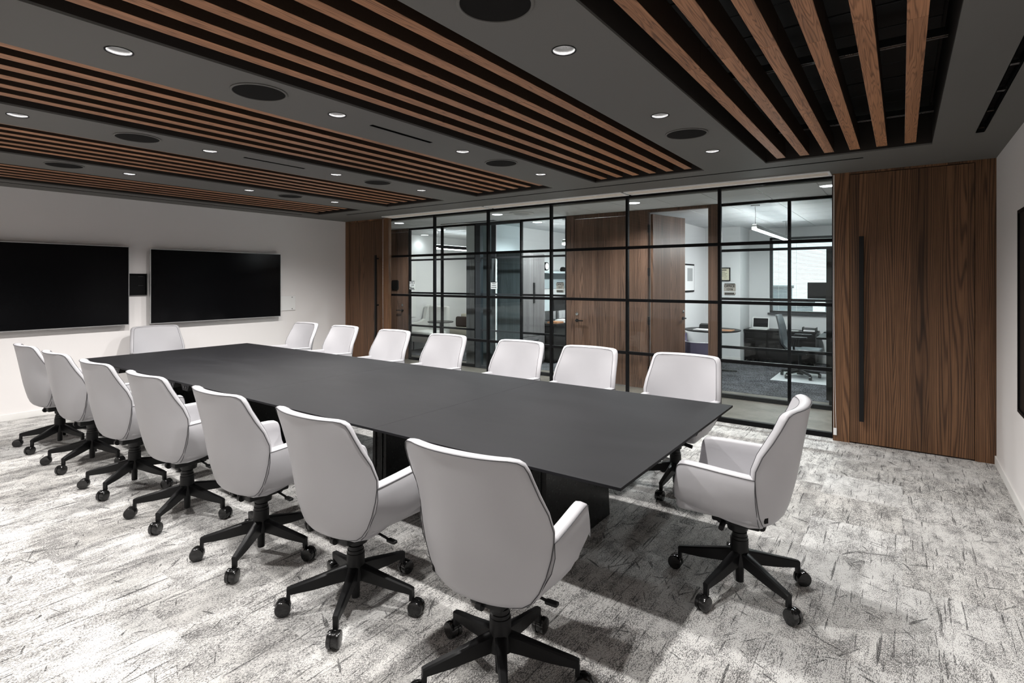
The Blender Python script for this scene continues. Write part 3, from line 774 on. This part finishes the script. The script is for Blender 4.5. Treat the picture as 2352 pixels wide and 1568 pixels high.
sign(-8.05, -7.90, 1.415, 1.575, ['OFFICE', '1318'], 'white office sign on the lounge glass beside the corridor door', 'signw')
sign(-6.005, -5.866, 1.44, 1.562, [], 'white sign with three lines of small print on the glass door', 'signw', YF + .028, False, 3)
tag(MB().prism([(-8.574, 1.42), (-8.55, 1.395), (-8.403, 1.395), (-8.379, 1.42), (-8.379, 1.575), (-8.403, 1.60), (-8.55, 1.60), (-8.574, 1.575)], 'Y', YF - .015, YF + .003).build('door_plaque', 'ink'), 'black notched plaque on the corridor door at the far left', 'plaque')

# tall dark cabinet at the right end of the right office
t = thing('tall_cabinet', (-.45, 8.35, 0), 'tall dark cabinet just inside the right office glass', 'cabinet')
box('carcass', 'espresso', (-.79, .1, 8.0, 8.5, .06, 2.0), t, bev=.003); box('plinth', 'boxblack', (-.76, .07, 8.03, 8.47, 0, .06), t); box('top', 'espresso', (-.80, .11, 7.99, 8.51, 2.0, 2.025), t)
# ------------------------------------------------------------------ middle office contents
t = thing('wardrobe', (-5.86, 8.43, 0), 'tall grey wood wardrobe with black pull in the middle office', 'wardrobe')
box('carcass', 'grey_wood', (-6.16, -5.60, 8.075, 8.85, .03, 2.10), t)
for y0, y1 in ((8.085, 8.455), (8.465, 8.84)): box('door', 'grey_wood', (-5.60, -5.58, y0, y1, .56, 2.09), t, bev=.002)
dr = box('drawer', 'grey_wood', (-5.60, -5.58, 8.085, 8.84, .07, .55), t, bev=.002); box('drawer_handle', 'steel', (-5.58, -5.565, 8.32, 8.62, .48, .495), dr)
hd = box('pull_handle', 'blackm', (-5.58, -5.555, 8.44, 8.475, 1.17, 1.55), t)
t = thing('wall_shelf', (-5.95, 9.9, 1.74), 'blue-grey shelf on the wall of the middle office', 'shelf')
box('board', 'bluegrey', (-6.10, -5.78, 8.88, 10.9, 1.74, 1.78), t); box('back_panel', 'bluegrey', (-6.10, -6.08, 8.88, 10.9, 1.42, 1.74), t); 
t = thing('table_clock', (-5.86, 9.33, 1.78), 'black ornament clock with white dial on the office shelf', 'clock')
box('body', 'ink', (-5.92, -5.86, 9.10, 9.26, 1.78, 2.0), t, bev=.01); MB().lathe([(.085, -5.90), (.085, -5.85)], (0, 9.36, 1.88), 24, 'X').build('case', 'ink', t); MB().lathe([(.068, -5.85), (.066, -5.845)], (0, 9.36, 1.88), 24, 'X').build('dial', 'paper', t)
tag(MB().lathe([(.05, 1.78), (.07, 1.82), (.05, 1.87), (.02, 1.88)], (-5.9, 10.08, 0), 18).build('small_bowl', 'ink', smooth=50), 'small dark bowl at the right end of the office shelf', 'bowl')
t = thing('work_desk', (-5.70, 9.95, 0), 'cluttered dark desk along the wall of the middle office', 'desk')
box('desk_top', 'espresso', (-6.098, -5.35, 8.9, 10.95, .73, .76), t, bev=.003); box('back_panel', 'espresso', (-6.09, -6.06, 8.92, 10.9, .1, .73), t); box('pedestal', 'espresso', (-6.05, -5.42, 8.92, 9.35, .02, .72), t)
box('leg', 'blackm', (-5.42, -5.38, 10.88, 10.93, 0, .73), t)
for i, (y0, y1, z0, z1) in enumerate(((8.95, 9.42, .98, 1.26), (9.47, 9.95, .97, 1.25))):
    t = thing('monitor', (-5.74, (y0 + y1) / 2, .76), ['pale reflective monitor on the cluttered desk, left of the pair', 'dark monitor on the cluttered desk, right of the pair'][i], 'monitor', 'monitors in the middle office')
    box('panel', 'bluegrey' if i == 0 else 'screen', (-5.78, -5.75, y0, y1, z0, z1), t, bev=.005); box('stand', 'steel', (-5.84, -5.80, (y0 + y1) / 2 - .03, (y0 + y1) / 2 + .03, .77, 1.1), t); box('foot', 'steel', (-5.9, -5.68, (y0 + y1) / 2 - .1, (y0 + y1) / 2 + .1, .76, .77), t)
for i, (x0, x1, y0, y1, h, mt, lab) in enumerate(((-5.62, -5.40, 9.0, 9.25, .03, 'tan', 'brown folder on the cluttered desk'), (-5.65, -5.42, 9.35, 9.62, .05, 'paper', 'tall white paper stack on the cluttered desk'), (-5.60, -5.38, 9.66, 9.92, .035, 'cream', 'cream paper stack on the cluttered desk'))):
    tag(box('paper_stack', mt, (x0, x1, y0, y1, .76, .76 + h)), lab, 'papers', 'papers on the cluttered desk')
# ------------------------------------------------------------------ lounge contents
t = thing('lounge_sofa', (-8.75, 10.35, 0), 'oatmeal fabric sofa with dark cushion in the lounge', 'sofa')
box('seat', 'beige', (-9.5, -7.9, 9.98, 10.6, .25, .42), t, bev=.03, smooth=50); box('backrest', 'beige', (-9.5, -7.9, 10.5, 10.72, .40, .74), t, bev=.04, smooth=50); box('base_frame', 'black', (-9.45, -7.95, 10.02, 10.65, .12, .25), t, bev=.01)
for sx in (-9.55, -7.93): box('armrest', 'beige', (sx, sx + .10, 9.98, 10.68, .25, .60), t, bev=.03, smooth=50)
for sx in (-9.4, -8.0):
    for sy in (10.06, 10.6): MB().tube([(sx, sy, .13), (sx, sy, 0)], .016, 8).build('leg', 'blackm', t)
c = tag(MB().box(-9.30, -8.72, 10.30, 10.46, .425, .68, bev=.05, seg=3).build('throw_cushion', 'cushion', smooth=50), 'dark brown cushion on the oatmeal sofa', 'cushion')
t = thing('side_table', (-7.98, 8.5, 0), 'small round black table in the lounge before the sofa', 'side table')
MB().lathe([(0, .70), (.265, .70), (.28, .712), (.27, .722), (0, .722)], (-7.98, 8.5, 0), 32, caps=False).build('table_top', 'espresso', t, smooth=30)
MB().lathe([(.022, .02), (.022, .70)], (-7.98, 8.5, 0), 12).build('column', 'blackm', t); MB().lathe([(.17, 0), (.17, .012), (.03, .025)], (-7.98, 8.5, 0), 24).build('foot', 'blackm', t)
t = thing('white_armchair', (-8.75, 8.85, 0), 'white high-backed armchair in the lounge behind the glass', 'armchair')
box('seat', 'whitefab', (-9.05, -8.45, 8.65, 9.2, .2, .45), t, bev=.04, smooth=50)
MB().prism([(8.65, .3), (8.65, .62), (8.95, .64), (9.08, .70), (9.15, .98), (9.22, 1.02), (9.32, 1.0), (9.28, .3)], 'X', -9.1, -9.0).build('side_panel', 'whitefab', t)
box('backrest', 'whitefab', (-9.0, -8.45, 9.2, 9.32, .3, 1.0), t, bev=.03, smooth=50)
for sx in (-9.0, -8.5):
    for sy in (8.7, 9.22): MB().tube([(sx, sy, .22), (sx, sy, 0)], .014, 8).build('leg', 'blackm', t)
tag(box('whiteboard', 'white', (-9.148, -9.13, 8.05, 8.9, .75, 2.25), bev=.004), 'white board on the lounge side wall', 'whiteboard')

# ------------------------------------------------------------------ screens on the west wall, wall box, cover plate, east screen
def screen(y0, y1, z0, z1, lab):
    x = XW + .09
    t = thing('wall_screen', (XW + .05, (y0 + y1) / 2, z0), lab, 'television', 'screens on the left wall')
    box('cabinet', 'black', (XW + .03, x - .012, y0 + .01, y1 - .01, z0 + .01, z1 - .01), t)
    m = MB(); f = .008
    for b in ((y0, y1, z0, z0 + f), (y0, y1, z1 - f, z1), (y0, y0 + f, z0 + f, z1 - f), (y1 - f, y1, z0 + f, z1 - f)): m.box(x - .03, x + .002, b[0], b[1], b[2], b[3])
    m.build('bezel', 'bezel', t)
    box('display', 'screen', (x - .012, x, y0 + f, y1 - f, z0 + f, z1 - f), t)
    box('mount', 'black', (XW, XW + .03, (y0 + y1) / 2 - .3, (y0 + y1) / 2 + .3, z0 + .3, z1 - .3), t)
screen(.94, 2.832, 1.018, 2.035, 'large black wall screen cut by the left edge of the picture')
screen(3.075, 4.955, 1.012, 2.020, 'large black wall screen nearest the walnut door')
t = thing('wall_box', (XW + .02, 2.95, 1.40), 'square black recessed box on the wall between the two screens', 'wall box')
box('back_plate', 'boxblack', (XW, XW + .006, 2.82, 3.06, 1.40, 1.685), t)
for b in ((2.82, 3.06, 1.40, 1.41), (2.82, 3.06, 1.675, 1.685), (2.82, 2.83, 1.41, 1.675), (3.05, 3.06, 1.41, 1.675)): box('rim', 'boxblack', (XW, XW + .03, b[0], b[1], b[2], b[3]), t)
for z in (1.52, 1.64): box('latch', 'black', (XW + .006, XW + .014, 2.96, 3.02, z, z + .012), t)
t = thing('cover_plate', (XW, 5.1, 1.10), 'white rectangular cover plate on the wall beside the right screen', 'cover plate')
box('plate', 'white', (XW, XW + .018, 4.93, 5.262, 1.10, 1.34), t, bev=.002)
for y in (4.97, 5.20):
    for z in (1.125, 1.315): MB().lathe([(.007, XW + .018), (.007, XW + .021)], (0, y, z), 10, 'X').build('screw', 'blackm', t)
t = thing('wall_display', (XE - .02, 3.85, .73), 'dark framed display on the right white wall at the picture edge', 'display')
box('panel', 'espresso', (XE - .035, XE - .002, 2.86, 4.866, .745, 2.045), t); m = MB()
for b in ((2.85, 4.88, .73, .75), (2.85, 4.88, 2.04, 2.06), (2.85, 2.87, .75, 2.04), (4.86, 4.88, .75, 2.04)): m.box(XE - .045, XE, b[0], b[1], b[2], b[3])
m.build('frame', 'frame', t)

# ------------------------------------------------------------------ conference table
TX0, TX1, TY0, TY1, TZ = -7.275, -.945, 2.085, 3.915, .74
t = thing('conference_table', ((TX0 + TX1) / 2, 3.0, 0), 'long charcoal conference table on black slab bases', 'table')
for a, b in ((TX0, -5.665), (-5.665, -4.11), (-4.11, -2.5), (-2.5, TX1)):
    pass
seams = [TX0, -5.69, -4.11, -2.50, TX1]
for a, b in zip(seams, seams[1:]):
    a2 = a + (.0006 if a != TX0 else 0); b2 = b - (.0006 if b != TX1 else 0)
    box('top_panel', 'laminate', (a2, b2, TY0, TY1, TZ - .014, TZ), t, bev=.0012)
MB().loft([[(TX0 + .004, TY0 + .004, TZ - .014), (TX1 - .004, TY0 + .004, TZ - .014), (TX1 - .004, TY1 - .004, TZ - .014), (TX0 + .004, TY1 - .004, TZ - .014)],
           [(TX0 + .06, TY0 + .06, TZ - .032), (TX1 - .06, TY0 + .06, TZ - .032), (TX1 - .06, TY1 - .06, TZ - .032), (TX0 + .06, TY1 - .06, TZ - .032)]]).build('under_frame', 'edge', t)
for x in (-1.705, -3.045, -5.0, -6.45):
    p = MB().loft([[(x - .068 - e, 2.61 - e, z), (x + .068 + e, 2.61 - e, z), (x + .068 + e, 3.39 + e, z), (x - .068 - e, 3.39 + e, z)] for z, e in ((0, .014), (.30, .004), (.708, 0))]).build('base_slab', 'ped', t)
    for gx in (x - .035, x + .035): box('groove', 'rail', (gx - .002, gx + .002, 2.598, 2.609, .03, .70), p)
for x0, x1 in ((-6.64, -6.47), (-5.34, -5.22), (-5.11, -4.95)):
    m = MB(); m.prism([(x0 + .0, .708), (x1, .708), (x1 - .035, .645), (x0 + .035, .645)], 'Y', 2.16, 2.30)
    md = m.build('power_module', 'black', t)
    MB().lathe([(.011, 2.16), (.011, 2.157)], ((x0 + x1) / 2 + .02, 0, .675), 12, 'Y').build('socket', 'rail', md)
    MB().lathe([(.011, 2.16), (.011, 2.157)], ((x0 + x1) / 2 - .02, 0, .675), 12, 'Y').build('socket', 'rail', md)

# ------------------------------------------------------------------ conference chairs
def interp(tab, z):
    for (a, va), (b, vb) in zip(tab, tab[1:]):
        if z <= b: 
            f = (z - a) / (b - a); return va + (vb - va) * max(0, f)
    return tab[-1][1]
R_ = math.radians
ROWS = [(.398, .095, -.165, .02), (.404, .150, -.180, .035), (.416, .190, -.198, .055), (.440, .224, -.216, .075), (.48, .252, -.232, .098), (.54, .278, -.248, .118), (.61, .297, -.264, .138), (.67, .307, -.275, .150), (.71, .309, -.282, .154),
        (.78, .302, -.294, .138), (.85, .291, -.305, .105), (.91, .283, -.314, .082), (.950, .276, -.321, .070), (.974, .266, -.325, .062), (.986, .248, -.328, .052), (.990, .215, -.329, .040)]
NU = 17
def back_pt(row, u, inner):
    z, hw, yc, c = row
    x = hw * u; y = yc + c * abs(u) ** 2.3
    if inner:
        # offset forward and towards the middle
        k = .90
        x = hw * k * u; y = yc + .055 + c * .80 * abs(u) ** 2.3
        z = z - .006 if z > .9 else z + .004
    return (x, y, z)
def make_chair():
    t = bpy.data.objects.new('conference_chair', None); COL.objects.link(t); t.empty_display_size = .1
    us = [-1 + 2 * i / (NU - 1) for i in range(NU)]
    # outer shell + rim in one skin, inner pad its own part
    m = MB()
    O = [[back_pt(r, u, 0) for u in us] for r in ROWS]; I = [[back_pt(r, u, 1) for u in us] for r in ROWS]
    m.loft(O, caps=False, closed=False)
    def boundary(G): return G[0][:] + [r[-1] for r in G[1:-1]] + G[-1][::-1] + [r[0] for r in G[1:-1]][::-1]
    bo, bi = boundary(O), boundary(I)
    cx, cz = 0, .69
    ring = [bo]
    for k, bulge in ((.12, .006), (.4, .011), (.75, .009), (1.0, 0)):
        rr = []
        for a, b in zip(bo, bi):
            p = Vector(a).lerp(Vector(b), k); d = Vector((p.x - cx, 0, (p.z - cz) * .8)); d.normalize()
            rr.append(tuple(p + d * bulge))
        ring.append(rr)
    m.loft(ring, caps=False)
    bmesh.ops.remove_doubles(m.bm, verts=m.bm.verts, dist=.0004)
    back = m.build('back_shell', 'leather', t, local=True, smooth=70)
    m = MB(); m.loft(I, caps=False, closed=False)
    pad = m.build('back_pad', 'leather', t, local=True, smooth=70)
    seam = []
    for r in ROWS[4:]:
        z, hw, yc, c = r; seam.append((hw * .83, yc + .056 + c * .8 * .7, z))
    # piping round the outer panel and round the front pad
    def loop(pts, off=0): 
        pts = [Vector(p) for p in pts]; return pts + [pts[0]]
    MB().tube([Vector(p) + Vector((0, -.0015, 0)) for p in loop(bo)], .0020, 5, caps=False).build('piping', 'pipe', back, local=False, smooth=60)
    MB().tube([Vector(p) + Vector((0, .0005, 0)) for p in loop(bi)[NU - 1:NU * 2 + 27]], .0016, 5, caps=False).build('piping', 'pipe', back, local=False, smooth=60)
    # arms
    def arm_ring(s, y, zt, zb, xo, lean, tk=0.0):
        prof = [(xo - .004, zt - .004), (xo + .002, zt - .012), (xo + .006, zt - .06), (xo + .006, zt - .12), (xo - .004, zb + .085), (xo - .028, zb + .035), (xo - .075, zb + .006), (xo - .14, zb - .006), (xo - .14, zb + .02), (xo - .085, zb + .06), (xo - .06, zb + .10), (xo - .056, zt - .06), (xo - .054, zt - .012), (xo - .048, zt - .003), (xo - .026, zt)]
        tuck = (0, .002, .004, .019, .048, .054, .038, 0, 0, 0, 0, 0, 0, 0, 0)
        prof = [(px - tk * q, pz) for (px, pz), q in zip(prof, tuck)]
        return [(s * px, y + lean * (zt - pz), pz) for px, pz in prof]
    ST = [(-.124, .680, .404, .308, .0, 1), (-.092, .681, .407, .307, .0, .9), (-.04, .6825, .412, .302, .0, .6), (.03, .685, .418, .296, .02, .25), (.10, .688, .427, .289, .04), (.16, .690, .436, .283, .06), (.20, .690, .444, .279, .085),
          (.224, .687, .450, .276, .105), (.238, .680, .454, .274, .115), (.246, .667, .457, .272, .12), (.249, .650, .459, .270, .12)]
    for s in (-1, 1):
        rings = [arm_ring(s, *q) for q in ST]
        arm = MB().loft(rings).build('armrest', 'leather', t, local=True, smooth=55)
        pts = [Vector(r[1]) + Vector((s * .0012, 0, .001)) for r in rings]
        last = rings[-1]; pts += [Vector(last[i]) + Vector((s * .001, .0015, 0)) for i in (2, 3, 4, 5)]
        MB().tube(pts, .0018, 5).build('piping', 'pipe', arm, smooth=60)
        r0 = rings[0]; MB().tube([Vector(r0[i]) + Vector((s * .002, -.002, 0)) for i in (1, 2, 3, 4, 5, 6)], .0018, 5).build('seam', 'pipe', arm, smooth=60)
    # under shell joining the arms, seat cushion
    ur = []
    for y, zb, xo in ((-.135, .400, .262), (-.08, .402, .298), (0, .409, .295), (.10, .425, .287), (.18, .439, .279), (.245, .452, .270), (.262, .466, .262)):
        hw = xo - .10
        ur.append([(-hw, y, zb - .004), (-hw * .6, y, zb - .012), (0, y, zb - .015), (hw * .6, y, zb - .012), (hw, y, zb - .004), (hw, y, zb + .03), (-hw, y, zb + .03)])
    MB().loft(ur).build('seat_shell', 'leather', t, local=True, smooth=45)
    MB().box(-.236, .236, -.115, .268, .425, .505, bev=.028, seg=4).build('seat', 'leather', t, local=True, smooth=50)
    # mechanism, lever, lift
    MB().box(-.075, .075, -.11, .10, .335, .40, bev=.012).lathe([(.05, .30), (.055, .335)], (0, -.16 + .17, 0), 16).box(-.10, .10, .03, .12, .352, .42, bev=.012).build('tilt_mechanism', 'black', t, local=True, smooth=40)
    lv = MB().tube([(.05, .05, .36), (.16, .05, .348), (.19, .05, .342)], .006, 6).box(.18, .235, .036, .064, .334, .350, bev=.006).build('height_lever', 'black', t, local=True, smooth=50)
    MB().lathe([(.020, -.012), (.02, .012)], (-.02, -.11, .345), 12, 'X').tube([(-.08, .06, .36), (-.15, .06, .345)], .014, 8).build('tension_knob', 'black', t, local=True, smooth=50)
    MB().lathe([(.030, .27), (.030, .34)], (0, 0, 0), 20).build('gas_lift', 'black', t, local=True, smooth=40)
    MB().lathe([(.040, .252), (.040, .268), (.036, .270), (.036, .288), (.031, .290)], (0, 0, 0), 24).build('collar', 'black', t, local=True, smooth=30)
    MB().lathe([(.018, .028), (.020, .03), (.021, .12), (.052, .125), (.050, .15), (.044, .20), (.043, .252), (.040, .254)], (0, 0, 0), 24).build('hub', 'blackm', t, local=True, smooth=35)
    tg = MB().box(-.002, .002, -.011, .011, 0, .032).build('label_tag', 'ink', t, local=True, origin=(0, 0, 0)); tg.location = (-.2125, -.1595, .446); tg.rotation_euler = (0, 0, R_(-35 - 90 + 180))
    for k in range(5):
        a = PI / 2 + 2 * PI * k / 5; c, s_ = math.cos(a), math.sin(a)
        def L(r, q, z): return (r * c - q * s_, r * s_ + q * c, z)
        rg = []
        for r, zt, zb, hw in ((.030, .196, .125, .024), (.09, .183, .118, .021), (.20, .156, .103, .017), (.300, .133, .097, .0145), (.318, .127, .097, .0135)):
            rg.append([L(r, -hw, zt - .006), L(r, -hw * .6, zt), L(r, hw * .6, zt), L(r, hw, zt - .006), L(r, hw * .85, zb), L(r, -hw * .85, zb)])
        m = MB().loft(rg)
        m.loft([[L(.302, -.0115, z), L(.319, -.0115, z), L(.319, .0115, z), L(.302, .0115, z)] for z in (.10, .066)])
        leg = m.build('leg', 'blackm', t, local=True, smooth=35)
        m = MB(); cr = .335; tw = random.uniform(-.5, .5) if False else 0
        ax = Vector((-s_, c, 0)); ctr = Vector(L(cr, 0, .037)); fwd = Vector((c, s_, 0))
        for sd in (-1, 1):
            rings = []
            for h_, r in ((.006, .030), (.008, .0365), (.022, .037), (.027, .034), (.029, .024)):
                rings.append([ctr + ax * (sd * h_) + fwd * (r * math.cos(2 * PI * j / 22)) + Vector((0, 0, r * math.sin(2 * PI * j / 22))) for j in range(22)])
            m.loft(rings)
        m.loft([[ctr + ax * q + fwd * (.033 * math.cos(2 * PI * j / 16)) + Vector((0, 0, .033 * math.sin(2 * PI * j / 16))) for j in range(16)] for q in (-.007, .007)])
        m.build('caster', 'caster', leg, smooth=40)
    return t
proto = make_chair()
GN, GF, GE = 'chairs along the near side of the table', 'chairs along the glass side of the table', 'chairs at the table ends'
chairs = [
    # x, y, facing (0 = +Y), label, group
    (-1.312, 1.745, 4, 'largest, closest pale grey leather chair, its back turned to the viewer', GN),
    (-2.205, 1.738, 0, 'grey leather chair second closest in the near row, base in full view', GN),
    (-3.075, 1.740, 0, 'pale grey leather chair third closest in the near row, before the middle table base', GN),
    (-4.015, 1.738, 0, 'pale grey leather chair in the middle of the near row, fourth from either end', GN),
    (-4.910, 1.738, 0, 'pale grey leather chair in the near row, third from the screen wall end', GN),
    (-5.825, 1.735, 0, 'pale grey leather chair in the near row, second from the screen wall end', GN),
    (-6.700, 1.735, 0, 'pale grey leather chair at the far left end of the near row', GN),
    (-1.430, 4.165, 180, 'pale grey leather chair on the glass side, nearest the wide walnut door', GF),
    (-2.305, 4.165, 180, 'pale grey leather chair on the glass side, second from the wide walnut door', GF),
    (-3.090, 4.20, 180, 'pale grey leather chair on the glass side, third from the wide walnut door', GF),
    (-4.095, 4.225, 180, 'pale grey leather chair in the middle of the glass side row', GF),
    (-4.985, 4.25, 180, 'pale grey leather chair on the glass side, third from the screen wall', GF),
    (-5.985, 4.29, 180, 'pale grey leather chair on the glass side, second from the screen wall', GF),
    (-6.880, 4.31, 180, 'pale grey leather chair on the glass side, closest to the screen wall', GF),
    (-.690, 3.0, 92, 'grey leather chair pulled out at the right table end, seen from its side', GE),
    (-7.800, 3.06, -97, 'pale grey leather chair at the far table end below the two screens', GE),
]
for i, (x, y, rz, lab, g) in enumerate(chairs):
    c = proto if i == 0 else dup(proto)
    c.location = (x, y, 0); c.rotation_euler = (0, 0, R_(rz))
    tag(c, lab, 'chair', g)
